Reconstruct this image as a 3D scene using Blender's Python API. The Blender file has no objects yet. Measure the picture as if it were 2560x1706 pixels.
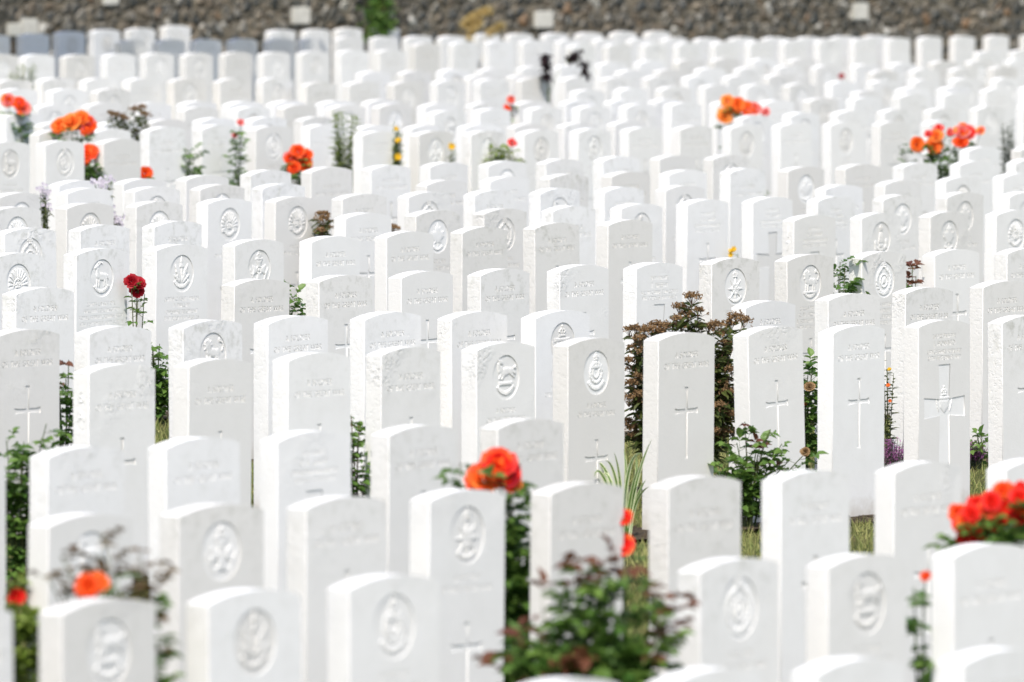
import bpy, bmesh, math, random
from mathutils import Vector, Matrix
random.seed(11)
R = math.radians
scene = bpy.context.scene
COL = scene.collection

# ------------------------------------------------------------------ camera
F = 23000.0; W0, H0 = 2560.0, 1706.0
PITCH = R(3.196); SLX = 0.0301; SHOULDER = 0.765; CAMZ = 2.768
cam_d = bpy.data.cameras.new('camera'); cam = bpy.data.objects.new('camera', cam_d); COL.objects.link(cam)
cam_d.sensor_width = 36.0; cam_d.lens = 36.0 * F / W0
cam.location = (0, 0, CAMZ); cam.rotation_euler = (math.pi / 2 - PITCH, 0, 0)
cam_d.clip_start = 0.5; cam_d.clip_end = 3000
cam_d.dof.use_dof = True; cam_d.dof.focus_distance = 40.5; cam_d.dof.aperture_fstop = 5.9
scene.camera = cam
cp, sp = math.cos(PITCH), math.sin(PITCH)

def ground(x): return -SLX * x
def ray(px, py):
    a = (px - W0 / 2) / F; b = (H0 / 2 - py) / F
    return Vector((a, cp + b * sp, -sp + b * cp))
def on_plane(px, py, h=SHOULDER):
    """the point at height h above the (cross-falling) ground seen at a pixel"""
    d = ray(px, py)
    t = (CAMZ - h) / (-(d.z + SLX * d.x))
    return Vector((d.x * t, d.y * t, CAMZ + d.z * t))

# ------------------------------------------------------------------ nodes
def new_mat(name):
    m = bpy.data.materials.new(name); m.use_nodes = True
    nt = m.node_tree; b = nt.nodes['Principled BSDF']
    return m, nt, b
def N(nt, t, **kw):
    n = nt.nodes.new(t)
    for k, v in kw.items(): setattr(n, k, v)
    return n
def mixc(nt, fac, a, b, blend='MIX'):
    n = N(nt, 'ShaderNodeMix', data_type='RGBA', blend_type=blend)
    for sock, v in ((n.inputs[0], fac), (n.inputs[6], a), (n.inputs[7], b)):
        if isinstance(v, bpy.types.NodeSocket): nt.links.new(v, sock)
        else: sock.default_value = v if not isinstance(v, tuple) else (*v, 1)
    return n.outputs[2]
def math_n(nt, op, a, b=0.0, clamp=False):
    n = N(nt, 'ShaderNodeMath', operation=op, use_clamp=clamp)
    for sock, v in ((n.inputs[0], a), (n.inputs[1], b)):
        if isinstance(v, bpy.types.NodeSocket): nt.links.new(v, sock)
        else: sock.default_value = v
    return n.outputs[0]
def ramp(nt, fac, stops, interp='LINEAR'):
    n = N(nt, 'ShaderNodeValToRGB'); n.color_ramp.interpolation = interp
    e = n.color_ramp.elements
    while len(e) < len(stops): e.new(0.5)
    for q, (p, c) in zip(e, stops):
        q.position = p; q.color = (*c, 1) if isinstance(c, tuple) else (c, c, c, 1)
    nt.links.new(fac, n.inputs[0]); return n.outputs[0]
def noise(nt, vec, scale, detail=4, rough=.55):
    n = N(nt, 'ShaderNodeTexNoise'); n.inputs['Scale'].default_value = scale
    n.inputs['Detail'].default_value = detail; n.inputs['Roughness'].default_value = rough
    nt.links.new(vec, n.inputs['Vector']); return n.outputs[0]

def stone_material():
    m, nt, b = new_mat('portland_stone'); L = nt.links
    tc = N(nt, 'ShaderNodeTexCoord'); oi = N(nt, 'ShaderNodeObjectInfo')
    off = N(nt, 'ShaderNodeVectorMath', operation='ADD'); L.new(tc.outputs['Object'], off.inputs[0])
    k = N(nt, 'ShaderNodeCombineXYZ')
    r = oi.outputs['Random']
    for i, s in enumerate((37.0, 91.0, 53.0)): L.new(math_n(nt, 'MULTIPLY', r, s), k.inputs[i])
    L.new(k.outputs[0], off.inputs[1]); v = off.outputs[0]
    sep = N(nt, 'ShaderNodeSeparateXYZ'); L.new(tc.outputs['Object'], sep.inputs[0])
    r2 = math_n(nt, 'FRACT', math_n(nt, 'MULTIPLY', r, 17.37))
    base = mixc(nt, math_n(nt, 'POWER', r2, 1.7), (.85, .848, .838), (.715, .70, .67))
    # faint overall mottling
    mott = ramp(nt, noise(nt, v, 9, 5, .6), [(.35, 0.0), (.7, 1.0)])
    base = mixc(nt, math_n(nt, 'MULTIPLY', mott, .16), base, (.62, .61, .575))
    # lichen / rain stains near the top of the face, stronger on some stones
    topm = ramp(nt, sep.outputs[2], [(.5, 0.0), (.78, 1.0)])
    st = ramp(nt, noise(nt, v, 22, 6, .68), [(.5, 0.0), (.72, 1.0)])
    r3 = math_n(nt, 'FRACT', math_n(nt, 'MULTIPLY', r, 71.13))
    fac = math_n(nt, 'MULTIPLY', math_n(nt, 'MULTIPLY', topm, st), math_n(nt, 'MULTIPLY', math_n(nt, 'POWER', r3, 1.8), .75))
    base = mixc(nt, fac, base, (.43, .43, .375))
    # tiny dark specks
    sp_ = ramp(nt, noise(nt, v, 160, 2, .5), [(.70, 0.0), (.78, 1.0)])
    base = mixc(nt, math_n(nt, 'MULTIPLY', sp_, .35), base, (.35, .34, .31))
    # soil splash at the foot
    ft = math_n(nt, 'SUBTRACT', 1.0, ramp(nt, math_n(nt, 'ADD', sep.outputs[2], math_n(nt, 'MULTIPLY', noise(nt, v, 30, 4), .09)), [(.04, 0.0), (.14, 1.0)]))
    base = mixc(nt, math_n(nt, 'MULTIPLY', ft, .6), base, (.42, .36, .27))
    L.new(base, b.inputs['Base Color']); b.inputs['Roughness'].default_value = .82
    b.inputs['Specular IOR Level'].default_value = .25
    # rough sawn flanks, smoother face
    nx = N(nt, 'ShaderNodeSeparateXYZ'); L.new(tc.outputs['Normal'], nx.inputs[0])
    side = ramp(nt, math_n(nt, 'ABSOLUTE', nx.outputs[0]), [(.6, 0.0), (.9, 1.0)])
    pits = ramp(nt, noise(nt, v, 55, 4, .7), [(.30, 0.0), (.52, 1.0)])
    fine = noise(nt, v, 130, 3, .7)
    worn = ramp(nt, noise(nt, v, 5, 3, .5), [(.52, 0.0), (.66, 1.0)])
    r4 = math_n(nt, 'POWER', math_n(nt, 'FRACT', math_n(nt, 'MULTIPLY', r, 133.7)), 3.0)
    amt = math_n(nt, 'ADD', .06, math_n(nt, 'MULTIPLY', side, math_n(nt, 'ADD', .06, math_n(nt, 'MULTIPLY', r3, .30))))
    amt = math_n(nt, 'ADD', amt, math_n(nt, 'MULTIPLY', math_n(nt, 'MULTIPLY', worn, topm), math_n(nt, 'MULTIPLY', r4, 1.3)))
    hgt = math_n(nt, 'ADD', math_n(nt, 'MULTIPLY', pits, amt), math_n(nt, 'MULTIPLY', fine, .16))
    bp = N(nt, 'ShaderNodeBump'); bp.inputs['Distance'].default_value = .0035; bp.inputs['Strength'].default_value = .8
    L.new(hgt, bp.inputs['Height']); L.new(bp.outputs[0], b.inputs['Normal'])
    return m
STONE = stone_material()

def leaf_material(name, c1, c2, trans=.35, rough=.45):
    m, nt, b = new_mat(name); L = nt.links
    at = N(nt, 'ShaderNodeAttribute', attribute_name='tone')
    tc = N(nt, 'ShaderNodeTexCoord')
    col = mixc(nt, at.outputs['Fac'], c1, c2)
    col = mixc(nt, math_n(nt, 'MULTIPLY', noise(nt, tc.outputs['Object'], 60, 2), .35), col, tuple(x * .55 for x in c1))
    L.new(col, b.inputs['Base Color']); b.inputs['Roughness'].default_value = rough
    b.inputs['Specular IOR Level'].default_value = .35
    tr = N(nt, 'ShaderNodeBsdfTranslucent'); L.new(mixc(nt, .5, col, tuple(min(1, x * 1.6) for x in c2)), tr.inputs[0])
    mx = N(nt, 'ShaderNodeMixShader'); mx.inputs[0].default_value = trans
    L.new(b.outputs[0], mx.inputs[1]); L.new(tr.outputs[0], mx.inputs[2])
    L.new(mx.outputs[0], nt.nodes['Material Output'].inputs[0])
    return m
M = {
 'leaf': leaf_material('rose_leaf', (.052, .13, .026), (.20, .32, .07)),
 'leaf_light': leaf_material('light_leaf', (.13, .20, .03), (.30, .38, .08)),
 'leaf_grey': leaf_material('grey_leaf', (.09, .12, .085), (.18, .21, .15)),
 'leaf_red': leaf_material('red_shoot_leaf', (.13, .040, .028), (.22, .10, .05)),
 'leaf_bronze': leaf_material('bronze_shoot_leaf', (.10, .055, .025), (.22, .15, .06)),
 'leaf_dark': leaf_material('purple_black_leaf', (.018, .010, .014), (.05, .026, .03)),
 'leaf_fol': leaf_material('shrub_leaf', (.045, .072, .018), (.155, .175, .05)),
 'umbel': leaf_material('faded_umbel', (.17, .095, .04), (.34, .22, .11), .15, .9),
 'stripe': leaf_material('pale_striped_blade', (.46, .54, .27), (.72, .77, .50)),
 'straw': leaf_material('dry_plume', (.60, .44, .18), (.85, .68, .36)),
 'stem': leaf_material('green_stem', (.06, .10, .03), (.13, .13, .05), .05),
 'stem_brown': leaf_material('woody_stem', (.09, .055, .03), (.17, .10, .055), .0),
 'red': leaf_material('red_petal', (.78, .010, .008), (.92, .04, .02), .3, .6),
 'crimson': leaf_material('crimson_petal', (.30, .004, .012), (.50, .010, .025), .3, .6),
 'orange': leaf_material('orange_petal', (.90, .13, .018), (.96, .26, .04), .3, .6),
 'orange_red': leaf_material('orange_red_petal', (.86, .055, .012), (.95, .16, .02), .3, .6),
 'apricot': leaf_material('apricot_petal', (.90, .22, .03), (.95, .42, .10), .3, .6),
 'pink': leaf_material('pink_petal', (.75, .12, .14), (.90, .35, .30), .3, .6),
 'yellow': leaf_material('yellow_petal', (.75, .42, .01), (.90, .62, .04), .3, .6),
 'lilac': leaf_material('lilac_petal', (.68, .62, .72), (.82, .78, .82), .3, .6),
 'magenta': leaf_material('magenta_petal', (.33, .09, .30), (.55, .24, .48), .3, .6),
}

# ------------------------------------------------------------------ object helpers
def link(name, me, mat=None, parent=None):
    o = bpy.data.objects.new(name, me); COL.objects.link(o)
    if mat is not None and me is not None and not me.materials: me.materials.append(mat)
    if parent is not None: o.parent = parent
    return o
def tag(o, label, cat, group=None, kind=None):
    if label: o['label'] = label
    if cat: o['category'] = cat
    if group: o['group'] = group
    if kind: o['kind'] = kind
def bm_mesh(bm, name):
    me = bpy.data.meshes.new(name); bm.to_mesh(me); bm.free(); return me

# ------------------------------------------------------------------ headstones
SW, ST = 0.381, 0.076        # width, thickness
RISE = 0.025; TPL = 0.0038; LET = 0.0030
def outline(inset=0.0, bottom=-0.15):
    """face outline in (x, z); z = 0 at the turf, the shoulders at SHOULDER, a shallow arc on top"""
    hw = SW / 2 - inset; n = 14
    rad = (hw * hw + RISE * RISE) / (2 * RISE); zc = SHOULDER + RISE - rad
    a0 = math.asin(hw / rad)
    pts = [(-hw, bottom), (hw, bottom)]
    for i in range(n + 1):
        a = a0 - 2 * a0 * i / n
        pts.append((rad * math.sin(a), zc + rad * math.cos(a) - inset))
    return pts
_dep = lambda: bpy.context.evaluated_depsgraph_get()
def text_splines(s, cx, cz, cap, width=None):
    cu = bpy.data.curves.new('letters', 'FONT'); cu.body = s; cu.align_x = 'CENTER'; cu.size = 1.0; cu.resolution_u = 2
    cu.space_character = 1.12; cu.space_word = 1.15
    o = bpy.data.objects.new('letters', cu); COL.objects.link(o)
    bpy.context.view_layer.update()
    c2 = o.to_curve(_dep(), apply_modifiers=False)
    out = []
    xs, zs = [], []
    for s_ in c2.splines:
        for p in s_.bezier_points: xs.append(p.co.x); zs.append(p.co.y)
    x0, x1, z0, z1 = min(xs), max(xs), min(zs), max(zs)
    ky = cap / .70; kx = ky * .86
    if width and (x1 - x0) * kx > width: kx = width / (x1 - x0)
    mx = (x0 + x1) / 2
    f = lambda c: ((c.x - mx) * kx + cx, (c.y - .35) * ky + cz)
    for s_ in c2.splines:
        out.append([(f(p.co), f(p.handle_left), f(p.handle_right)) for p in s_.bezier_points])
    o.to_curve_clear(); bpy.data.objects.remove(o); bpy.data.curves.remove(cu)
    return out
def flat_curve(polys, beziers, extrude, bevel):
    cu = bpy.data.curves.new('cut', 'CURVE'); cu.dimensions = '2D'; cu.fill_mode = 'BOTH'; cu.resolution_u = 2
    for p in polys:
        s = cu.splines.new('POLY'); s.points.add(len(p) - 1); s.use_cyclic_u = True
        for q, (x, z) in zip(s.points, p): q.co = (x, z, 0, 1)
    for bz in beziers:
        s = cu.splines.new('BEZIER'); s.bezier_points.add(len(bz) - 1); s.use_cyclic_u = True; s.resolution_u = 2
        for q, (c, hl, hr) in zip(s.bezier_points, bz):
            q.handle_left_type = q.handle_right_type = 'FREE'
            q.co = (*c, 0); q.handle_left = (*hl, 0); q.handle_right = (*hr, 0)
    cu.extrude = max(0, extrude - bevel); cu.bevel_depth = bevel; cu.bevel_resolution = 0; cu.offset = -bevel + (.00005 if bevel else 0)
    o = bpy.data.objects.new('cut', cu); COL.objects.link(o); bpy.context.view_layer.update()
    me = bpy.data.meshes.new_from_object(o.evaluated_get(_dep()))
    bpy.data.objects.remove(o); bpy.data.curves.remove(cu)
    return me
def add_mesh(bm, me, mat):
    me.transform(mat); bm.from_mesh(me); bpy.data.meshes.remove(me)
# (x, y, 0) of the curve -> (x, front, z) of the stone
def to_face(depth): return Matrix(((1, 0, 0, 0), (0, 0, -1, -ST / 2 + depth), (0, 1, 0, 0), (0, 0, 0, 1)))

def cross_poly(cz_top, cz_arm, cz_bot, aw=.077, t=.0085, fl=.0125):
    m = cz_arm
    return [(-fl, cz_top), (-t, cz_top - .02), (-t, m + t), (-aw + .02, m + t), (-aw, m + fl), (-aw, m - fl), (-aw + .02, m - t), (-t, m - t),
            (-t, cz_bot + .02), (-fl, cz_bot), (fl, cz_bot), (t, cz_bot + .02), (t, m - t), (aw - .02, m - t), (aw, m - fl), (aw, m + fl), (aw - .02, m + t), (t, m + t), (t, cz_top - .02), (fl, cz_top)]
def broad_cross(cz_top, cz_arm, cz_bot, aw=.150, t=.034, fl=.043):
    m = cz_arm
    return [(-fl, cz_top), (-t, m + t), (-aw, m + fl), (-aw, m - fl), (-t, m - t), (-fl, cz_bot), (fl, cz_bot), (t, m - t), (aw, m - fl), (aw, m + fl), (t, m + t), (fl, cz_top)]
def circle(cx, cz, r, n=36): return [(cx + r * math.cos(2 * math.pi * i / n), cz + r * math.sin(2 * math.pi * i / n)) for i in range(n)]

# ---- badge relief: outlines in a unit disc, each a pillowed little solid
def ell(cx, cy, a, b, rot=0, n=14):
    c, s = math.cos(rot), math.sin(rot); o = []
    for i in range(n):
        t = 2 * math.pi * i / n; x, y = a * math.cos(t), b * math.sin(t)
        o.append((cx + x * c - y * s, cy + x * s + y * c))
    return o
def bar(x0, y0, x1, y1, w0, w1=None):
    w1 = w0 if w1 is None else w1
    d = Vector((x1 - x0, y1 - y0)).normalized(); n = Vector((-d.y, d.x))
    return [(x0 + n.x * w0, y0 + n.y * w0), (x0 - n.x * w0, y0 - n.y * w0), (x1 - n.x * w1, y1 - n.y * w1), (x1 + n.x * w1, y1 + n.y * w1)]
def band(r0, r1, a0, a1, cx=0, cy=0, n=12):
    """a curved ribbon as several little quads"""
    out = []
    for i in range(n):
        u, v = a0 + (a1 - a0) * i / n, a0 + (a1 - a0) * (i + 1) / n
        u, v = R(u), R(v)
        out.append([(cx + r1 * math.cos(u), cy + r1 * math.sin(u)), (cx + r1 * math.cos(v), cy + r1 * math.sin(v)), (cx + r0 * math.cos(v), cy + r0 * math.sin(v)), (cx + r0 * math.cos(u), cy + r0 * math.sin(u))])
    return out
def crown(cx, cy, s):
    o = [bar(cx - .9 * s, cy - .55 * s, cx + .9 * s, cy - .55 * s, .17 * s)]
    o += band(.62 * s, .95 * s, 20, 160, cx, cy - .35 * s, 7)
    o += [ell(cx, cy + .1 * s, .2 * s, .5 * s), ell(cx, cy + .85 * s, .17 * s, .2 * s)]
    o += [ell(cx + d * s, cy - .1 * s, .14 * s, .2 * s) for d in (-.5, .5)]
    return o
def scroll(y=-.62, r=.95): return band(.72, .94, 215, 325, 0, .05, 11)
def star(n, r0, r1, cx=0, cy=0, rot=90):
    return [[(cx, cy), (cx + r0 * math.cos(R(rot + 360 * (i - .5) / n)), cy + r0 * math.sin(R(rot + 360 * (i - .5) / n))),
             (cx + r1 * math.cos(R(rot + 360 * i / n)), cy + r1 * math.sin(R(rot + 360 * i / n))),
             (cx + r0 * math.cos(R(rot + 360 * (i + .5) / n)), cy + r0 * math.sin(R(rot + 360 * (i + .5) / n)))] for i in range(n)]
def leaf_shape(x0, y0, x1, y1, w, lobes=4):
    p0, p1 = Vector((x0, y0)), Vector((x1, y1)); d = p1 - p0; n = Vector((-d.y, d.x)).normalized()
    Lp, Rp = [], []
    for i in range(lobes * 2 + 1):
        t = i / (lobes * 2); e = w * math.sin(math.pi * min(1, t * .85 + .1)) * (1.0 if i % 2 else .55)
        Lp.append(tuple(p0 + d * t + n * e)); Rp.append(tuple(p0 + d * t - n * e))
    return Lp + Rp[::-1]
def beast(kind):
    """a standing or leaping animal in profile, head to the left when standing"""
    o = []
    if kind == 'leap':
        o += [ell(-.02, .28, .5, .22, R(12)), ell(-.42, .38, .24, .2, R(30)), bar(-.5, .42, -.62, .75, .16, .1), ell(-.42, .78, .26, .12, R(-25)), ell(.42, .30, .22, .2),
              bar(.5, .35, .85, .15, .1, .07), bar(.45, .2, .75, -.05, .09, .05), bar(-.35, .2, -.55, -.08, .09, .05), bar(-.15, .15, -.35, -.12, .08, .05), bar(.6, .45, .9, .5, .06, .09)]
    else:
        o += [ell(.05, .08, .46, .24, R(-4)), ell(-.3, .18, .24, .26), bar(-.32, .25, -.38, .66, .17, .10), ell(-.44, .68, .24, .11, R(20)), ell(.4, .06, .2, .24)]
        for x in (-.42, -.22, .28, .46): o.append(bar(x, -.02, x - .02 + .05 * (x > 0), -.52, .085, .05))
        if kind == 'stag': o += band(.28, .36, 40, 175, -.16, .62, 8) + [bar(-.3, .75, -.1, .92, .05, .03), bar(.55, .2, .66, -.1, .05, .03)]
        if kind == 'lion': o += [ell(-.36, .45, .32, .32)] + star(9, .2, .4, -.36, .45) + band(.22, .32, -60, 110, .62, .38, 8) + [ell(.6, .72, .1, .12)]
    return o
def badge_shapes(kind):
    if kind == 'sun':
        o = [bar(.42 * math.cos(R(a)), -.12 + .42 * math.sin(R(a)), .9 * math.cos(R(a)), -.08 + .95 * math.sin(R(a)), .05, .10) for a in range(-18, 199, 18)]
        o += band(.30, .42, -10, 190, 0, -.12, 10) + crown(0, -.1, .26) + band(.55, .78, 205, 335, 0, -.02, 9) + [bar(-.8, -.42, -.4, -.5, .1, .06), bar(.8, -.42, .4, -.5, .1, .06)]
    elif kind == 'stag': o = beast('stag') + scroll()
    elif kind == 'horse': o = beast('leap') + [bar(-.62, -.3, .62, -.3, .09)] + scroll()
    elif kind == 'lion': o = beast('lion') + [bar(-.75, -.55, .75, -.55, .07)] + band(.7, .92, 222, 318, 0, 0, 9)
    elif kind == 'torch':
        o = [[(0, 1.12), (-.12, .72), (-.05, .55), (.05, .55), (.12, .72)], ell(0, .48, .17, .14), bar(-.2, .42, .2, .42, .05), bar(0, .4, 0, -.55, .07, .03),
             leaf_shape(-.05, -.5, -.62, .6, .2), leaf_shape(.05, -.5, .62, .6, .2), leaf_shape(-.1, -.55, -.75, -.05, .13, 3), leaf_shape(.1, -.55, .75, -.05, .13, 3)] + scroll()
    elif kind == 'malt':
        o = []
        for a in (0, 90, 180, 270):
            c, s = math.cos(R(a)), math.sin(R(a)); rot = lambda x, y: (x * c - y * s, x * s + y * c - .12)
            o.append([rot(.1, -.1), rot(.66, -.36), rot(.58, 0), rot(.66, .36), rot(.1, .1)])
        o += band(.2, .3, 0, 360, 0, -.12, 12) + [ell(0, -.12, .13, .13)] + crown(0, .78, .24) + [bar(-.4, .55, .4, .55, .06)]
        o += [leaf_shape(-.45, -.85, -.9, .05, .1, 4), leaf_shape(.45, -.85, .9, .05, .1, 4)]
    elif kind == 'star':
        o = star(8, .26, .78, 0, -.12) + band(.24, .36, 0, 360, 0, -.12, 14) + [ell(0, -.12, .15, .17)] + crown(0, .76, .26) + band(.78, .95, 225, 315, 0, 0, 9)
    elif kind == 'wreath':
        o = []
        for i in range(9):
            for sgn in (-1, 1):
                a = R(-75 + i * 18); o.append(ell(sgn * .74 * math.cos(a), -.05 + .74 * math.sin(a), .19, .085, a * sgn + (R(55) if sgn > 0 else R(125))))
        o += band(.34, .44, 0, 360, 0, -.05, 14) + [bar(-.12, -.25, -.05, .2, .05), bar(.05, -.25, .14, .2, .05), ell(0, -.05, .12, .2)] + crown(0, .95, .3) + band(.78, .95, 235, 305, 0, 0, 7)
    elif kind == 'maple':
        h = [(0, -.8), (.06, -.45), (.42, -.5), (.36, -.36), (.8, .0), (.7, .08), (.76, .38), (.5, .3), (.46, .42), (.24, .2), (.3, .72), (.15, .64), (0, .95)]
        o = [h + [(-x, y) for x, y in h[-2:0:-1]], bar(0, -.7, 0, .7, .03, .015), bar(0, -.3, .5, .15, .028, .01), bar(0, -.3, -.5, .15, .028, .01)] + band(.62, .8, 225, 315, 0, -.12, 8)
    elif kind == 'tower':
        o = crown(0, .7, .26) + [bar(-.1, .5, -.24, -.35, .06, .1), bar(.1, .5, .24, -.35, .06, .1), bar(-.3, -.5, .3, -.5, .14), bar(0, .4, 0, -.3, .06)] + [bar(-.2, y, .2, y, .035) for y in (.1, -.1, -.25)]
        o += [ell(-.66, -.3, .14, .2), ell(.66, -.22, .12, .2), bar(-.66, -.5, -.66, -.85, .13), bar(.66, -.4, .66, -.75, .1)] + scroll()
    elif kind == 'shield':
        o = crown(0, .62, .36) + [[(-.62, .15), (.62, .15), (.5, -.42), (0, -.82), (-.5, -.42)], bar(-.75, .2, .75, .2, .1)] + [bar(-.5 + .25 * i, .1, -.3 + .25 * i, -.4, .035) for i in range(4)]
        o += [leaf_shape(-.6, -.7, -.92, .2, .09, 4), leaf_shape(.6, -.7, .92, .2, .09, 4)]
    else:  # bugle and ring
        o = band(.42, .58, 0, 360, 0, .02, 16) + band(.18, .34, 150, 390, 0, .04, 12) + [ell(.38, .2, .16, .1, R(30)), bar(0, .3, 0, .6, .05)] + [bar(-.55, .3, .55, .3, .1)] + crown(0, .8, .22) + scroll()
    return o
def badge_mesh(kind, cz, r):
    bm = bmesh.new()
    base = -ST / 2 + TPL
    # the sunk disc itself
    dv = [bm.verts.new((x, base - .0005, z)) for x, z in circle(0, cz, r * .992, 32)]
    bm.faces.new(dv)
    for i, p in enumerate(badge_shapes(kind)):
        p = [(x * r * .9, cz + y * r * .9) for x, y in p]
        ar = sum(p[j][0] * p[(j + 1) % len(p)][1] - p[(j + 1) % len(p)][0] * p[j][1] for j in range(len(p)))
        if ar < 0: p = p[::-1]
        gx = sum(q[0] for q in p) / len(p); gz = sum(q[1] for q in p) / len(p)
        rings = []
        for k, h in ((1.0, 0.0), (.84, .0025), (.5, .0034)):
            h2 = h + (i % 5) * .00004
            rings.append([bm.verts.new((gx + (x - gx) * k, base - .0006 - h2, gz + (z - gz) * k)) for x, z in p])
        for a, b_ in zip(rings, rings[1:]):
            for j in range(len(p)):
                try: bm.faces.new((a[j], a[(j + 1) % len(p)], b_[(j + 1) % len(p)], b_[j]))
                except ValueError: pass
        try: bm.faces.new(rings[-1])
        except ValueError: pass
    bmesh.ops.recalc_face_normals(bm, faces=bm.faces)
    for f in bm.faces:
        if len(f.verts) == 4: f.smooth = False
    return bm_mesh(bm, 'badge_' + kind)

_cache = {}
def variant(kind):
    """meshes of one pattern of stone: dict part name -> mesh"""
    if kind in _cache: return _cache[kind]
    lines, crs, badge, holes = [], None, None, []
    S = SHOULDER
    two = [('A SOLDIER', .024, None), ('OF THE GREAT WAR', .024, .325)]
    if kind == 'sol':
        lines = [(t, S - .062 - .042 * i, c, w) for i, (t, c, w) in enumerate(two)]; crs = cross_poly(S - .19, S - .285, S - .475)
    elif kind == 'sol_low':
        lines = [(t, S - .085 - .042 * i, c, w) for i, (t, c, w) in enumerate(two)]; crs = cross_poly(S - .24, S - .33, S - .52)
    elif kind == 'named':
        lines = [('318 PRIVATE', S - .05, .017, .2), ('D. R. SHARP', S - .082, .02, .2), ('CANADIAN INFANTRY', S - .114, .018, .30), ('30TH OCTOBER 1917', S - .142, .017, .29)]
        crs = cross_poly(S - .21, S - .30, S - .50)
    elif kind == 'named_broad':
        lines = [('318 PRIVATE', S - .045, .017, .2), ('D. R. SHARP', S - .075, .02, .2), ('CANADIAN INFANTRY', S - .106, .018, .31), ('30TH OCTOBER 1917', S - .132, .017, .30)]
        crs = broad_cross(S - .166, S - .32, S - .6)
    elif kind == 'sheehy':
        lines = [('2187 PRIVATE', S - .045, .018, .2), ('T. SHEEHY', S - .078, .022, .2), ('N.Z. MACHINE GUN CORPS', S - .11, .018, .33), ('4TH OCTOBER 1917 AGE 21', S - .136, .017, .33)]
        crs = broad_cross(S - .166, S - .32, S - .6)
    elif kind == 'howard':
        lines = [('245122 PRIVATE', S - .040, .018, .25), ('J. HOWARD', S - .070, .022, .2), ('LANCASHIRE FUSILIERS', S - .104, .018, .33), ('20TH SEPTEMBER 1917', S - .130, .018, .31)]
        crs = broad_cross(S - .158, S - .335, S - .62); badge = ('shield', S - .31, .072)
    else:
        b, *rest = kind.split('/'); badge = (b, S - .11, .0865)
        txt = {'stag': ['201885 LANCE CPL.', 'WILLIAM LEVERINGTON', 'ROYAL WARWICKSHIRE REGT.', '6TH SEPTEMBER 1917 AGE 19'],
               'torch': ['267919 C.SERJT. MAJOR', 'F. PHILLIPS', 'CHESHIRE REGIMENT', '31ST JULY 1917 AGE 26'],
               'lion': ['202265 PRIVATE', 'C. W. ALDRIDGE', 'R. BERKSHIRE REGT.', '16TH AUGUST 1917'],
               'wreath': ['765 SAPPER', 'BRADLEY', 'ROYAL ENGINEERS', 'OCTOBER 1917'],
               'shield': ['50117 PRIVATE', 'J. YOUNG', 'HIGHLAND L.I.', '27TH SEPTEMBER 1917'],
               'star': ['57134 PRIVATE', 'W. MARSDEN', 'SHERWOOD FORESTERS', '26TH SEPTEMBER 1917']}.get(b) if rest else None
        if txt: lines = [(t, S - .227 - .0295 * i, .0185, .335) for i, t in enumerate(txt)]
        else: lines = [('A SOLDIER', S - .236, .020, None), ('OF THE GREAT WAR', S - .270, .020, .30)]
        crs = cross_poly(S - .37, S - .445, S - .61)
    parts = {}
    bz = []
    for t, z, c, w in lines: bz += text_splines(t, 0, z, c, w)
    polys = [outline()]
    if crs and not (badge and kind == 'howard'): polys.append(crs)
    bm = bmesh.new()
    if kind == 'howard':
        # the badge lies over the broad cross: the cross is cut, the badge disc stands in it
        polys.append(crs)
    elif badge: polys.append(circle(0, badge[1], badge[2]))
    add_mesh(bm, flat_curve(polys, bz, TPL / 2, .0002), to_face(TPL / 2))
    # the slab behind the cut face
    o2 = outline(.0004)
    f = [bm.verts.new((x, -ST / 2 + TPL, z)) for x, z in o2]
    k = [bm.verts.new((x, ST / 2 - .002, z)) for x, z in o2]
    o3 = outline(.0024)
    kk = [bm.verts.new((x, ST / 2, z)) for x, z in o3]
    bm.faces.new(f)
    for a, b_ in ((f, k), (k, kk)):
        for i in range(len(a)): bm.faces.new((a[i], b_[i], b_[(i + 1) % len(a)], a[(i + 1) % len(a)]))
    bm.faces.new(kk[::-1])
    parts['slab'] = bm_mesh(bm, 'slab_' + kind)
    bm = bmesh.new(); add_mesh(bm, flat_curve([], bz, 0, 0), to_face(LET)); parts['inscription'] = bm_mesh(bm, 'inscription_' + kind)
    if crs:
        bm = bmesh.new(); add_mesh(bm, flat_curve([crs], [], 0, 0), to_face(.0026)); parts['carved_cross'] = bm_mesh(bm, 'cross_' + kind)
    if badge: parts['badge'] = badge_mesh(*badge)
    for m_ in parts.values(): m_.materials.clear(); m_.materials.append(STONE)
    _cache[kind] = parts
    return parts
THETA = R(54.0)
def side_number(s_list):
    """figures standing on the left flank"""
    bm = bmesh.new()
    for s, z, cap in s_list:
        me = flat_curve([], text_splines(s, 0, z, cap, .05), .0012, .0006)
        me.transform(Matrix(((0, 0, -1, -SW / 2 - .0008), (-1, 0, 0, 0), (0, 1, 0, 0), (0, 0, 0, 1)))); bm.from_mesh(me); bpy.data.meshes.remove(me)
    me = bm_mesh(bm, 'side_number'); me.materials.append(STONE); return me

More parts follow.
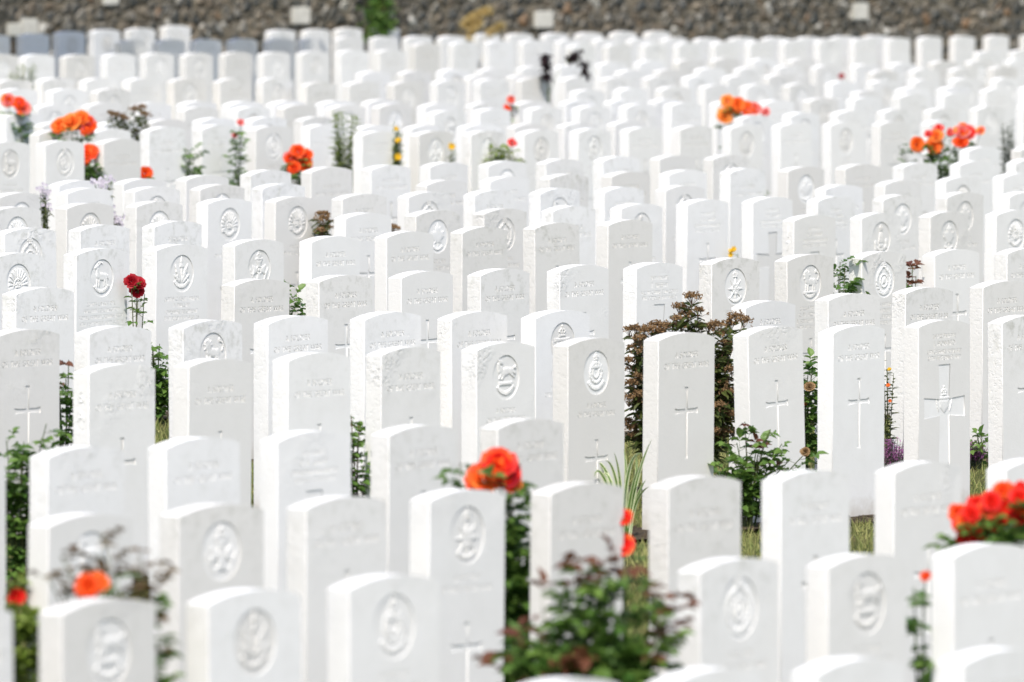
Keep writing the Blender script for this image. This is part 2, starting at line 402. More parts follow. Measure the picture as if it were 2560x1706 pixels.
DESC = {'sol': 'inscribed', 'sol_low': 'inscribed', 'named': 'four line', 'named_broad': 'broad cross', 'sheehy': 'broad cross', 'howard': 'badge over cross',
        'sun': 'rising sun badge', 'stag': 'antelope badge', 'torch': 'oak leaf badge', 'malt': 'cross badge', 'horse': 'leaping horse badge', 'star': 'star badge', 'lion': 'lion badge',
        'wreath': 'wreath badge', 'maple': 'maple leaf badge', 'tower': 'crowned tower badge', 'shield': 'crowned shield badge', 'bugle': 'bugle badge'}
ORD = ['zeroth', 'first', 'second', 'third', 'fourth', 'fifth', 'sixth', 'seventh', 'eighth', 'ninth', 'tenth', 'eleventh', 'twelfth', 'thirteenth', 'fourteenth', 'fifteenth', 'sixteenth', 'seventeenth',
       'eighteenth', 'nineteenth', 'twentieth'] + ['twenty-' + x for x in ('first', 'second', 'third', 'fourth', 'fifth', 'sixth', 'seventh', 'eighth', 'ninth')]
# every row, front to back; '|' splits where the planting jumps half a step. x,y = left shoulder of the face in the 2560 px photograph
ROWS = [
 '1310,1741 1677,1716 2043,1688 2408,1663',
 '-213,1563 155,1538:horse 521,1513:torch 873,1476:bugle | 1750,1433:wreath 2071,1420:horse 2383,1395:sol_low',
 '-208,1343 122,1318:horse 448,1293:malt 766,1274 1075,1254:star 1377,1238:sol_low 1672,1221:sol_low 1953,1205:sol_low 2236,1184:sol_low 2515,1176',
 '-180,1166 120,1146 415,1123 694,1106:named_broad 973,1091 1245,1074',
 '223,934:sol_low 473,919:sol_low 721,904:sol_low 954,890:sol_low 1192,878:horse 1421,867:bugle 1647,853 1870,841 2083,835 2297,820:howard 2506,810',
 '-11,846 223,837 458,823:lion 670,812 911,802 1129,800 1339,798:shield/n | 1864,772 2071,753 2265,736 2458,721',
 '40,738 587,716 798,707 1004,697 1202,691 1400,681 1591,674:sheehy 1780,662:star/n 1968,655:lion/n 2155,647:wreath/n 2337,641 2518,637',
 '-21,651:sun 191,640:stag/n 391,628:torch/n 587,616:malt 779,607 967,596 1156,584 1337,574 1521,565 | 1985,554:named_broad 2154,548:tower 2326,544:maple 2491,540:sun',
 '11,587:wreath 201,579 385,570 | 864,548 1040,542:maple 1210,537:wreath 1382,530:sol_low 1553,524:bugle 1718,514:named 1882,508:named_broad 2044,505:named 2208,502:maple 2367,496:maple 2523,494:maple',
 '-17,533:sun 167,523:sun 341,519:sun 519,511:sun 689,506:sun 856,500 1021,495:wreath 1186,490 1350,486:horse 1511,482 1664,478:wreath | 2064,476 2212,464 2364,455:sun 2507,447',
 '-4,497:sun 168,486 336,481:bugle 500,476:bugle 655,474:sol_low | 1066,465 1225,456 1374,450:sol_low 1529,443 1672,439 1825,434:sol_low 1970,430:maple 2113,424 2257,420 2399,415 2539,410',
 '147,466:sol_low 309,461 465,452 626,440 778,432:sol_low 928,426 1075,419 1220,417:sun 1365,410 1507,404 1649,400 1782,400:wreath | 2421,379 2551,377',
 '-25,366:stag 113,364:wreath 259,360:sol_low | 906,340 1047,340:malt 1177,339:torch 1310,337:bugle 1445,333:bugle 1571,329 1700,326 1826,323:shield 1950,319 2076,315:shield 2200,314 2323,312',
 '96,340:sol_low 233,337 372,332:sol_low 505,327 640,328:wreath 774,324 | 903,326 1028,326 1162,324 1287,323 1411,320 1537,316 | 1855,301:lion 1976,294:star 2094,289 2211,285:malt 2327,283 2443,278:wreath 2560,273',
 '106,318 258,316 377,312 502,308 630,306 756,305',
 '15,295 461,280 593,280 710,275 831,275 948,273 | 1085,289:horse 1199,284 1328,280:wreath 1449,277:lion 1566,273:wreath 1678,268 1792,265 1911,263 2025,257 2135,254 2250,247 2360,243 2465,232 2563,226',
 '94,275:bugle 220,271 345,269 460,266 573,267 684,265 808,264 921,262 | 1062,271 1181,269 1298,265 1415,263 1527,261 1637,259 | 2141,238 2253,231 2359,228',
 '10,234 131,234 244,234 | 1440,236 1550,232 1656,228 1763,223 1867,222:star 1974,219 2080,214 2182,212 2286,210 2386,207 2491,205',
 '0,213 106,210 215,210 325,210 435,210:star 550,211 657,209 767,220 874,219 985,218:wreath 1093,215 1201,211 1304,208 1414,207 1515,206 1621,204 1720,203 1821,202 1923,200 | 2184,189 2286,185 2384,183 2484,179',
 '1175,202 1281,200 | 1552,189 1648,186 1749,183 1849,182 1947,178 2041,177 2139,174 2233,170 2335,166 2427,163 2525,160',
 '905,193 1009,191 1107,187 1205,185 1305,180 1401,176 1501,170 1599,166 1697,162 1786,160 1884,160 1980,160 | 2447,140 2535,137',
 '-29,150 63,150 165,150 267,148 365,146 464,146 563,144 659,143 755,141 853,139 950,137 | 1429,124 1521,122 1611,120 1697,119 1788,117 1876,115 1962,112 2049,110 2137,108 2223,107 2304,104 2388,102 2472,100 2560,97',
 '302,114 396,113 489,112 581,111 673,110 757,109 846,107 936,105 1020,104 1105,103 | 1038,122 1134,119 1222,116 1309,114 1399,112 1491,110 1578,109 1662,108 1745,108 1831,107 1915,106 2000,106 2084,104 2168,102',
 '-45,105 57,101 147,95 235,91 325,87 414,80 500,78 591,76 | 677,91 765,90 846,87 940,85 1024,84 1113,82 | 1193,100 1275,100 1364,99 1448,97 1535,95 1621,94',
]
def polyfit(xs, ys, deg):
    n = deg + 1
    A = [[sum(x ** (i + j) for x in xs) for j in range(n)] + [sum(y * x ** i for x, y in zip(xs, ys))] for i in range(n)]
    for i in range(n):
        p = max(range(i, n), key=lambda k: abs(A[k][i])); A[i], A[p] = A[p], A[i]
        for k in range(n):
            if k != i:
                f = A[k][i] / A[i][i]
                A[k] = [a - f * b for a, b in zip(A[k], A[i])]
    return [A[i][n] / A[i][i] for i in range(n)]
STONES = []   # dict per stone
for ri, row in enumerate(ROWS):
    idx = 0
    for seg in row.split('|'):
        items = []
        for tok in seg.split():
            xy, _, kind = tok.partition(':'); x, y = map(float, xy.split(','))
            y -= 2 * (13 <= ri < 18) + 5 * (18 <= ri < 22) + 6 * (ri == 22) + 9 * (ri == 23)
            items.append((x, y, kind))
        pts = [on_plane(x, y) for x, y, k in items]
        fit = polyfit([p.x for p in pts], [p.y for p in pts], 1 if len(pts) < 6 else 2) if len(pts) >= 3 else None
        for (x, y, kind), p in zip(items, pts):
            idx += 1
            if fit:
                # stand it on the row's own line; the ground under it may be a centimetre or two up or down
                d = ray(x, y); t = p.y / d.y
                yy = sum(c * p.x ** i for i, c in enumerate(fit))
                yy = p.y + max(-.6, min(.6, yy - p.y)) * .8
                t = yy / d.y; p = Vector((d.x * t, d.y * t, CAMZ + d.z * t))
            STONES.append(dict(row=ri, idx=idx, px=x, py=y, kind=kind, p=p))
BADGES = ['sun', 'stag', 'torch', 'malt', 'horse', 'star', 'lion', 'wreath', 'maple', 'shield', 'bugle']
for s in STONES:
    if not s['kind']:
        s['kind'] = random.choice(BADGES) if (s['py'] < 320 and random.random() < .3) else 'sol'
NEAR = sorted(STONES, key=lambda s: s['p'].y)
KEEP = set(id(s) for s in NEAR[:300])
def stone_matrix(s):
    rz = THETA + R(random.gauss(0, .7))
    p = s['p']
    rot = Matrix.Rotation(rz, 4, 'Z') @ Matrix.Rotation(R(random.gauss(0, .35)), 4, 'X') @ Matrix.Rotation(R(random.gauss(0, .35)), 4, 'Y')
    # the left shoulder of the face has to stand at p
    off = rot @ Vector((-SW / 2, -ST / 2, SHOULDER))
    return Matrix.Translation(p - off) @ rot
far_bm = bmesh.new(); nfar = 0
rowcount = {}
for s in STONES: rowcount[s['row']] = rowcount.get(s['row'], 0) + 1
SPECIAL = {(391, 628): 'white headstone with crossed oak leaves and torch badge, beside the dark red rose',
           (191, 640): 'white headstone with standing antelope badge, just left of the dark red rose',
           (223, 934): 'white headstone with six and A cut in its side and stained top',
           (1591, 674): 'greyish headstone with four lines above a broad cross, behind the brown seedheaded shrub',
           (2297, 820): 'white headstone with badge laid over a broad carved cross, by the purple flowers',
           (1985, 554): 'white headstone with seventeen cut in its left side',
           (1421, 867): 'white headstone with bugle badge above a thin cross, left of the brown shrub',
           (1192, 878): 'white headstone with a leaping horse badge, behind the large orange rose',
           (2383, 1395): 'blurred white headstone in front of the cluster of red roses',
           (155, 1538): 'blurred headstone below the brown leaved rose shoots with one orange bloom'}
for s in STONES:
    mw = stone_matrix(s); s['mw'] = mw
    v = variant(s['kind'])
    if id(s) not in KEEP:
        me = v['slab'].copy(); me.transform(mw); far_bm.from_mesh(me); bpy.data.meshes.remove(me); nfar += 1; continue
    o = link('headstone', v['slab']); o.matrix_world = mw
    base = s['kind'].split('/')[0]
    lab = SPECIAL.get((int(s['px']), int(s['py'])))
    if not lab:
        d = DESC[base]
        d = ('white headstone with ' + d) if 'badge' in d or 'cross' in d else ('white ' + d + ' headstone')
        i, n = s['idx'], rowcount[s['row']]
        pos = 'leftmost' if i == 1 else ('rightmost' if i == n else ORD[i] + ' from left')
        lab = f"{d}, {pos} in {ORD[s['row'] + 1]} row from front"
    tag(o, lab, 'headstone', 'war grave headstones standing in rows')
    for pn in ('inscription', 'carved_cross', 'badge'):
        if pn not in v: continue
        if s['p'].y > 62 and pn != 'badge': continue
        c = link(pn, v[pn], parent=o)
    if (int(s['px']), int(s['py'])) == (223, 934): link('side_number', side_number([('6', SHOULDER - .085, .045), ('A', SHOULDER - .155, .04)]), parent=o)
    if (int(s['px']), int(s['py'])) == (1985, 554): link('side_number', side_number([('1', SHOULDER - .06, .05), ('7', SHOULDER - .13, .05)]), parent=o)
if nfar:
    o = link('distant_headstones', bm_mesh(far_bm, 'distant_headstones'), STONE)
    if len(o.data.materials) == 0: o.data.materials.append(STONE)
    tag(o, 'farthest pale headstones packed in front of the flint wall', 'headstones', kind='stuff')
else: far_bm.free()

# ------------------------------------------------------------------ ground
def grass_ground():
    m, nt, b = new_mat('lawn'); L = nt.links
    tc = N(nt, 'ShaderNodeTexCoord'); v = tc.outputs['Object']
    c = ramp(nt, noise(nt, v, 1.3, 4, .6), [(.3, (.085, .11, .03)), (.55, (.14, .14, .05)), (.75, (.25, .20, .09))])
    c = mixc(nt, math_n(nt, 'MULTIPLY', noise(nt, v, 60, 4, .7), .6), c, (.05, .06, .02))
    L.new(c, b.inputs['Base Color']); b.inputs['Roughness'].default_value = .95; b.inputs['Specular IOR Level'].default_value = .1
    bp = N(nt, 'ShaderNodeBump'); bp.inputs['Distance'].default_value = .03
    L.new(noise(nt, v, 45, 5, .7), bp.inputs['Height']); L.new(bp.outputs[0], b.inputs['Normal'])
    return m
def soil_mat():
    m, nt, b = new_mat('bed_soil'); L = nt.links
    tc = N(nt, 'ShaderNodeTexCoord'); v = tc.outputs['Object']
    c = ramp(nt, noise(nt, v, 18, 6, .7), [(.3, (.05, .04, .03)), (.6, (.12, .095, .068)), (.8, (.24, .19, .14))])
    L.new(c, b.inputs['Base Color']); b.inputs['Roughness'].default_value = 1.0; b.inputs['Specular IOR Level'].default_value = .05
    bp = N(nt, 'ShaderNodeBump'); bp.inputs['Distance'].default_value = .03
    L.new(noise(nt, v, 40, 5, .7), bp.inputs['Height']); L.new(bp.outputs[0], b.inputs['Normal'])
    return m
bm = bmesh.new()
xs = [-900, -60, -20, 20, 60, 900]; gz = lambda x: ground(max(-20, min(20, x)))
vs = [[bm.verts.new((x, y, gz(x))) for x in xs] for y in (-60, 0, 140, 1500)]
for j in range(3):
    for i in range(len(xs) - 1): bm.faces.new((vs[j][i], vs[j][i + 1], vs[j + 1][i + 1], vs[j + 1][i]))
tag(link('ground', bm_mesh(bm, 'ground'), grass_ground()), None, None, kind='structure')
# planted strips along every row
ux, uy = math.cos(THETA), math.sin(THETA)
bm = bmesh.new()
seg_pts = {}
for s in STONES:
    c = s['mw'] @ Vector((0, 0, 0)); seg_pts.setdefault(s['row'], []).append(c)
BED = []
k = 0
for ri, pts in seg_pts.items():
    pts = sorted(pts, key=lambda c: c.x)
    ends = [pts[0] - Vector((ux, uy, 0)) * .6] + pts + [pts[-1] + Vector((ux, uy, 0)) * .6]
    for a, b_ in zip(ends, ends[1:]):
        d = (b_ - a); d.z = 0
        if d.length < .05 or d.length > 2.6 or d.y < 0: continue
        BED.append((a.x, a.y, b_.x, b_.y))
        n = Vector((d.y, -d.x, 0)).normalized(); k += 1
        q = []
        for (pp, w) in ((a, .24), (a, -.13), (b_, -.13), (b_, .24)):
            e = pp + n * (w + random.uniform(-.03, .03)); q.append(bm.verts.new((e.x, e.y, ground(e.x) + .012 + (k % 4) * .0025)))
        bm.faces.new(q)
bmesh.ops.recalc_face_normals(bm, faces=bm.faces)
for f in bm.faces:
    if f.normal.z < 0: f.normal_flip()
for ax, ay, bx, by in BED:           # clods of soil
    if ay > 50: continue
    d = Vector((bx - ax, by - ay, 0)); n = Vector((d.y, -d.x, 0)).normalized()
    for _ in range(int(d.length * 90)):
        e = Vector((ax, ay, 0)) + d * random.random() + n * random.uniform(-.14, .27); r = random.uniform(.006, .024) * random.random() + .004
        c = Vector((e.x, e.y, ground(e.x) + .014))
        ov = [bm.verts.new(c + Vector(q) * r * random.uniform(.6, 1.3)) for q in ((1, 0, 0), (0, 1, 0), (-1, 0, 0), (0, -1, 0), (0, 0, .9))]
        for i in range(4): bm.faces.new((ov[i], ov[(i + 1) % 4], ov[4]))
tag(link('soil', bm_mesh(bm, 'soil'), soil_mat()), None, None, kind='structure')

def in_bed(x, y):
    for ax, ay, bx, by in BED:
        if y < min(ay, by) - .4 or y > max(ay, by) + .4: continue
        dx, dy = bx - ax, by - ay; L2 = dx * dx + dy * dy
        t = max(0, min(1, ((x - ax) * dx + (y - ay) * dy) / L2))
        ex, ey = x - ax - t * dx, y - ay - t * dy
        side = (ex * dy - ey * dx) / math.sqrt(L2)
        if -.12 < side < .22 and 0 < t < 1: return True
    return False
def tri_mesh(name, verts, faces, tones=None):
    me = bpy.data.meshes.new(name); me.from_pydata(verts, [], faces)
    if tones:
        at = me.attributes.new('tone', 'FLOAT', 'FACE'); at.data.foreach_set('value', tones)
    return me
def grass():
    V, Fc, T = [], [], []
    rnd = random.Random(5)
    for i in range(170000):
        d = 23 + 32 * rnd.random() ** 1.15
        x = rnd.uniform(-1, 1) * (d * .0557 * 1.12 + .3)
        if in_bed(x, d): continue
        h = rnd.uniform(.02, .055); a = rnd.uniform(0, 6.283); lx, ly = rnd.gauss(0, .018), rnd.gauss(0, .018); w = rnd.uniform(.0025, .0045)
        z = ground(x); n = len(V)
        V += [(x - w * math.cos(a), d - w * math.sin(a), z), (x + w * math.cos(a), d + w * math.sin(a), z), (x + lx, d + ly, z + h)]
        Fc.append((n, n + 1, n + 2)); T.append(rnd.random())
    return tri_mesh('grass', V, Fc, T)
o = link('grass', grass(), leaf_material('grass_blade', (.13, .19, .04), (.46, .42, .17), .3, .7))
tag(o, 'short half dry lawn grass between the rows', 'grass', kind='stuff')

# ------------------------------------------------------------------ flint wall
def flint():
    m, nt, b = new_mat('flint_rubble'); L = nt.links
    tc = N(nt, 'ShaderNodeTexCoord'); v = tc.outputs['Object']
    wob = N(nt, 'ShaderNodeVectorMath', operation='ADD'); L.new(v, wob.inputs[0])
    nz = N(nt, 'ShaderNodeTexNoise'); nz.inputs['Scale'].default_value = 9; L.new(v, nz.inputs['Vector'])
    sc = N(nt, 'ShaderNodeVectorMath', operation='SCALE'); L.new(nz.outputs['Color'], sc.inputs[0]); sc.inputs['Scale'].default_value = .07
    L.new(sc.outputs[0], wob.inputs[1])
    vo = N(nt, 'ShaderNodeTexVoronoi'); vo.inputs['Scale'].default_value = 8.5; L.new(wob.outputs[0], vo.inputs['Vector'])
    ed = N(nt, 'ShaderNodeTexVoronoi', feature='DISTANCE_TO_EDGE'); ed.inputs['Scale'].default_value = 8.5; L.new(wob.outputs[0], ed.inputs['Vector'])
    sx = N(nt, 'ShaderNodeSeparateColor'); L.new(vo.outputs['Color'], sx.inputs[0])
    c = ramp(nt, sx.outputs[0], [(0, (.040, .044, .044)), (.18, (.10, .09, .07)), (.36, (.17, .13, .088)), (.5, (.060, .062, .058)), (.62, (.26, .215, .155)), (.72, (.30, .17, .08)), (.77, (.12, .12, .112)), (.86, (.36, .335, .29)), (.95, (.68, .66, .60))], 'CONSTANT')
    vb = N(nt, 'ShaderNodeTexVoronoi'); vb.inputs['Scale'].default_value = 17; L.new(wob.outputs[0], vb.inputs['Vector'])
    sb = N(nt, 'ShaderNodeSeparateColor'); L.new(vb.outputs['Color'], sb.inputs[0])
    cb = ramp(nt, sb.outputs[1], [(0, (.05, .05, .045)), (.3, (.13, .11, .08)), (.5, (.08, .08, .07)), (.7, (.25, .20, .14)), (.85, (.34, .32, .28)), (.95, (.6, .58, .52))], 'CONSTANT')
    c = mixc(nt, ramp(nt, noise(nt, v, 4.5, 2, .5), [(.47, 0.0), (.53, 1.0)]), c, cb)
    c = mixc(nt, ramp(nt, noise(nt, v, 1.1, 2, .5), [(.4, 0.0), (.7, .45)]), c, (.07, .068, .055))
    c = mixc(nt, math_n(nt, 'MULTIPLY', noise(nt, v, 50, 4, .7), .5), c, (.05, .05, .04))
    mort = ramp(nt, ed.outputs['Distance'], [(.04, 1.0), (.10, 0.0)])
    c = mixc(nt, math_n(nt, 'MULTIPLY', mort, .7), c, (.17, .142, .095))
    L.new(c, b.inputs['Base Color']); b.inputs['Roughness'].default_value = .6
    bp = N(nt, 'ShaderNodeBump'); bp.inputs['Distance'].default_value = .04; L.new(ramp(nt, ed.outputs['Distance'], [(0, 0.0), (.3, 1.0)]), bp.inputs['Height']); L.new(bp.outputs[0], b.inputs['Normal'])
    return m
def box(bm, x0, x1, y0, y1, z0, z1, bev=0):
    vs = [bm.verts.new((x, y, z)) for z in (z0, z1) for y in (y0, y1) for x in (x0, x1)]
    fs = [bm.faces.new([vs[i] for i in q]) for q in ((0, 2, 3, 1), (4, 5, 7, 6), (0, 1, 5, 4), (2, 6, 7, 3), (0, 4, 6, 2), (1, 3, 7, 5))]
    if bev: bmesh.ops.bevel(bm, geom=list({e for f in fs for e in f.edges}), offset=bev, segments=2, affect='EDGES')
WANG = R(42); W_O = Vector((0, 90.5, 0))
wd = Vector((math.cos(WANG), math.sin(WANG), 0)); wn = Vector((math.sin(WANG), -math.cos(WANG), 0))   # along, towards the graves
bm = bmesh.new(); box(bm, -30, 30, 0, .5, -1.2, 1.75)
wall = link('flint_wall', bm_mesh(bm, 'flint_wall'), flint()); wall.location = W_O; wall.rotation_euler = (0, 0, WANG)
tag(wall, 'dark rubble wall of flint and brown stone closing the cemetery', 'wall')
bm = bmesh.new()
for i in range(60): box(bm, -30 + i, -29.006 + i, -.06, .56, 1.752, 1.86, .008)
link('coping', bm_mesh(bm, 'coping'), STONE, wall)
BLOCK, _nt, _b = new_mat('limestone_block')
_tc = N(_nt, 'ShaderNodeTexCoord')
_nt.links.new(ramp(_nt, noise(_nt, _tc.outputs['Object'], 14, 4), [(.3, (.48, .47, .42)), (.7, (.62, .61, .56))]), _b.inputs['Base Color']); _b.inputs['Roughness'].default_value = .9
def wall_hit(px, py):
    d = ray(px, py); c0 = Vector((0, 0, CAMZ)); t = (W_O - c0).dot(wn) / d.dot(wn); return c0 + d * t
for (x0, y0, x1, y1) in ((727, 18, 773, 62), (1334, 28, 1381, 72), (2129, 8, 2168, 51), (50, 46, 92, 90), (255, -8, 294, 14), (16, 58, 52, 92)):
    a = wall_hit(x0, y1); b_ = wall_hit(x1, y0)
    ua, ub = (a - W_O).dot(wd), (b_ - W_O).dot(wd)
    bm = bmesh.new(); box(bm, ua, ub, -.03, .05, a.z, b_.z, .012)
    link('stone_block', bm_mesh(bm, 'stone_block'), BLOCK, wall)

# ------------------------------------------------------------------ plants
class Leafy:
    def __init__(s): s.V, s.F, s.T, s.M = [], [], [], []
    def leaf(s, p, d, up, L, w, mi, tone, fold=.25, droop=.25):
        d = d.normalized(); sd = d.cross(up)
        if sd.length < 1e-3: sd = d.cross(Vector((1, 0, .2)))
        sd.normalize(); u = sd.cross(d).normalized(); n = len(s.V)
        mid = p + d * L * .5; tip = p + d * L - u * L * droop
        q1 = p + d * L * .30; q2 = p + d * L * .68 - u * L * droop * .45
        s.V += [tuple(p), tuple(q1 + sd * w * .5 + u * w * fold), tuple(q1), tuple(q1 - sd * w * .5 + u * w * fold),
                tuple(q2 + sd * w * .42 + u * w * fold), tuple(q2), tuple(q2 - sd * w * .42 + u * w * fold), tuple(tip)]
        f = [(0, 2, 1), (0, 3, 2), (1, 2, 5, 4), (2, 3, 6, 5), (4, 5, 7), (5, 6, 7)]
        s.F += [tuple(n + i for i in g) for g in f]; s.T += [tone] * 6; s.M += [mi] * 6
    def blade(s, pts, w, mi, tone):
        n = len(s.V); k = len(pts)
        for i, p in enumerate(pts):
            t = i / (k - 1); ww = w * (1 - t ** 2.2) + .0004
            d = (pts[min(k - 1, i + 1)] - pts[max(0, i - 1)]).normalized(); sd = d.cross(Vector((.3, -1, .15))).normalized()
            s.V += [tuple(p - sd * ww), tuple(p + sd * ww)]
        for i in range(k - 1): s.F.append((n + 2 * i, n + 2 * i + 1, n + 2 * i + 3, n + 2 * i + 2)); s.T.append(tone); s.M.append(mi)
    def tube(s, pts, r0, r1, mi, tone, n=5):
        b0 = len(s.V); k = len(pts)
        for i, p in enumerate(pts):
            d = (pts[min(k - 1, i + 1)] - pts[max(0, i - 1)]).normalized(); a = d.orthogonal().normalized(); b = d.cross(a)
            r = r0 + (r1 - r0) * i / max(1, k - 1)
            for j in range(n):
                t = 6.2832 * j / n; s.V.append(tuple(p + a * r * math.cos(t) + b * r * math.sin(t)))
        for i in range(k - 1):
            for j in range(n):
                s.F.append((b0 + i * n + j, b0 + i * n + (j + 1) % n, b0 + (i + 1) * n + (j + 1) % n, b0 + (i + 1) * n + j)); s.T.append(tone); s.M.append(mi)
    def build(s, name, mats, parent):
        if not s.F: return None
        me = tri_mesh(name, s.V, s.F, s.T)
        for m in mats: me.materials.append(M[m])
        me.polygons.foreach_set('material_index', s.M)
        return link(name, me, None, parent)
rv = lambda: Vector((random.gauss(0, 1), random.gauss(0, 1), random.gauss(0, 1))).normalized()
UP = Vector((0, 0, 1))
def bez(p0, p1, p2, n):
    return [p0 * (1 - t) ** 2 + p1 * 2 * t * (1 - t) + p2 * t * t for t in [i / n for i in range(n + 1)]]
def rose(r, mats, parent, loc, axis, name='flower', layers=4):
    """a full bloom: rings of cupped petals round a tight heart"""
    lf = Leafy(); axis = axis.normalized(); a = axis.orthogonal().normalized(); b = axis.cross(a)
    for L in range(layers):
        f = (L + 1) / layers; cnt = 3 + L * 2; open_ = R(8 + 62 * f ** 1.3)
        for i in range(cnt):
            t = 6.283 * (i + .5 * (L % 2)) / cnt + random.uniform(-.2, .2)
            rad = a * math.cos(t) + b * math.sin(t); tan = axis.cross(rad)
            ln = r * (.75 + .40 * f) * random.uniform(.9, 1.1); wd_ = r * (.50 + .42 * f)
            n = len(lf.V); prof = [(0, .25), (.35, .75), (.7, 1.0), (.92, .85), (1.0, .45)]
            pos = axis * (-r * .25); tone = random.random(); pts = []
            for k, (u, w) in enumerate(prof):
                op = open_ * (.35 + .9 * u)
                if k: pos = pos + (axis * math.cos(op) + rad * math.sin(op)) * ln * (u - prof[k - 1][0])
                curl = rad * (-.16 * wd_)
                pts.append((pos + tan * wd_ * w * .5 + curl * -w, pos + rad * .04 * r, pos - tan * wd_ * w * .5 + curl * -w))
            for tr in pts: lf.V += [tuple(q + rad * r * .08 * f) for q in tr]
            for k in range(len(prof) - 1):
                for j in range(2):
                    lf.F.append((n + 3 * k + j, n + 3 * k + j + 1, n + 3 * (k + 1) + j + 1, n + 3 * (k + 1) + j)); lf.T.append(tone); lf.M.append(random.choice(range(len(mats))) if len(mats) > 1 and k == 0 and j == 0 else lf.M[-1] if (k or j) else 0)
    o = lf.build(name, mats, parent); o.location = loc
    return o
def small_flower(r, mat, parent, loc, name='flower', petals=7):
    lf = Leafy(); ax = (UP * .5 + Vector((0, -1, 0)) + rv() * .5).normalized(); a = ax.orthogonal().normalized(); b = ax.cross(a)
    for i in range(petals * 2):
        t = 6.283 * i / petals; d = a * math.cos(t) + b * math.sin(t) + ax * (.25 if i < petals else .9)
        lf.leaf(Vector((0, 0, 0)), d, ax, r * random.uniform(.85, 1.1), r * .6, 0, random.random(), .1, .1)
    o = lf.build(name, [mat], parent); o.location = loc; return o

def base_point(px, ys):
    p = on_plane(px, ys); return Vector((p.x, p.y, ground(p.x)))
def plant_root(name, px, ys, label, cat, group=None):
    o = bpy.data.objects.new(name, None); COL.objects.link(o); o.location = base_point(px, ys)
    o.empty_display_size = .1; tag(o, label, cat, group); return o
def scale_at(px, ys):
    return F / on_plane(px, ys).y
def rose_bush(px, ys, h, w, label, flowers=(), leaf='leaf', red_tips=0, dens=1.0, leafsize=.042, lo=.12, stems=7, name='rose_bush', cat='rose bush', bare=0.0, shoots=(), depth=.6, stemmat='stem', back=0.0, tip='leaf_red'):
    """flowers: (pixel x, pixel y, petal materials, radius); shoots: extra (pixel x, pixel y) tips"""
    tip_mat = tip
    root = plant_root(name, px, ys, label, cat); root.location.y += back
    lf, st = Leafy(), Leafy()
    k = scale_at(px, ys); g = root.location; gy = None
    def at(fx, fy):
        d = ray(fx, fy); t = g.y / d.y; q = Vector((d.x * t, d.y * t, CAMZ + d.z * t)); return q - g
    tips = []
    for i in range(stems):
        a = 6.283 * i / stems + random.uniform(-.4, .4); rr = w * .5 * random.uniform(.3, 1.0)
        tips.append((Vector((rr * math.cos(a), depth * rr * math.sin(a), h * random.uniform(.6, .98))), None))
    for s in shoots: tips.append((at(*s), 'shoot'))
    for f in flowers: tips.append((at(f[0], f[1]) + Vector((0, random.uniform(-.03, .03) - .05, 0)), f))
    for tip, f in tips:
        p0 = Vector((random.uniform(-.03, .03), random.uniform(-.03, .03), 0))
        mid = Vector((tip.x * random.uniform(.15, .5), tip.y * random.uniform(.1, .5), tip.z * .6))
        end = tip - (UP * f[3] * .3 if f and f != 'shoot' else Vector((0, 0, 0)))
        pts = bez(p0, mid, end, 9)
        st.tube(pts, .0045, .0018, 0, random.random())
        ln = sum((a - b).length for a, b in zip(pts, pts[1:]))
        n = max(3, int(ln / .032 * dens * (.55 if f == 'shoot' else 1)))
        for j in range(n):
            t = lo + (1 - lo) * (j + random.random()) / n
            if f and f != 'shoot' and t > .93: continue
            if random.random() < bare * (1 - t): continue
            i0 = min(8, int(t * 9)); p = pts[i0].lerp(pts[i0 + 1], t * 9 - i0)
            out = Vector((random.gauss(0, 1), random.gauss(0, 1), random.uniform(-.1, .8))).normalized()
            # a compound leaf: stalk with three to five leaflets
            L = leafsize * random.uniform(.7, 1.15) * ((1.12 - .35 * t) if f == 'shoot' else 1); ax = out; sd = ax.cross(UP); sd = sd.normalized() if sd.length > .01 else Vector((1, 0, 0))
            mi = 1 if (red_tips and t > 1 - red_tips * (3.2 if f == 'shoot' else 1) * random.uniform(.5, 1.3)) else 0
            tone = min(1, max(0, random.gauss(.45, .25)))
            stalk = ax * L * 1.3
            st.tube([p, p + stalk * .5 - UP * .002, p + stalk], .0011, .0008, 0, .5, 3)
            lf.leaf(p + stalk, ax + UP * random.uniform(-.3, .2), UP + rv() * .5, L, L * .68, mi, tone)
            for u in (.85, .4):
                if u == .4 and random.random() < .4: continue
                for sg in (-1, 1):
                    lf.leaf(p + stalk * u, sd * sg + ax * .5 + UP * random.uniform(-.25, .25), UP + rv() * .5, L * (.85 if u > .5 else .7), L * .55, mi, min(1, max(0, tone + random.gauss(0, .1))))
    st.build('stems', [stemmat], root); lf.build('leaves', [leaf, tip_mat], root)
    for tip, f in tips:
        if f and f != 'shoot':
            ax = Vector((random.uniform(-.4, .4), -1.0, random.uniform(.2, .9)))
            mats = f[2] if isinstance(f[2], list) else [f[2]]
            rose(f[3], mats, root, tip, ax)
    return root
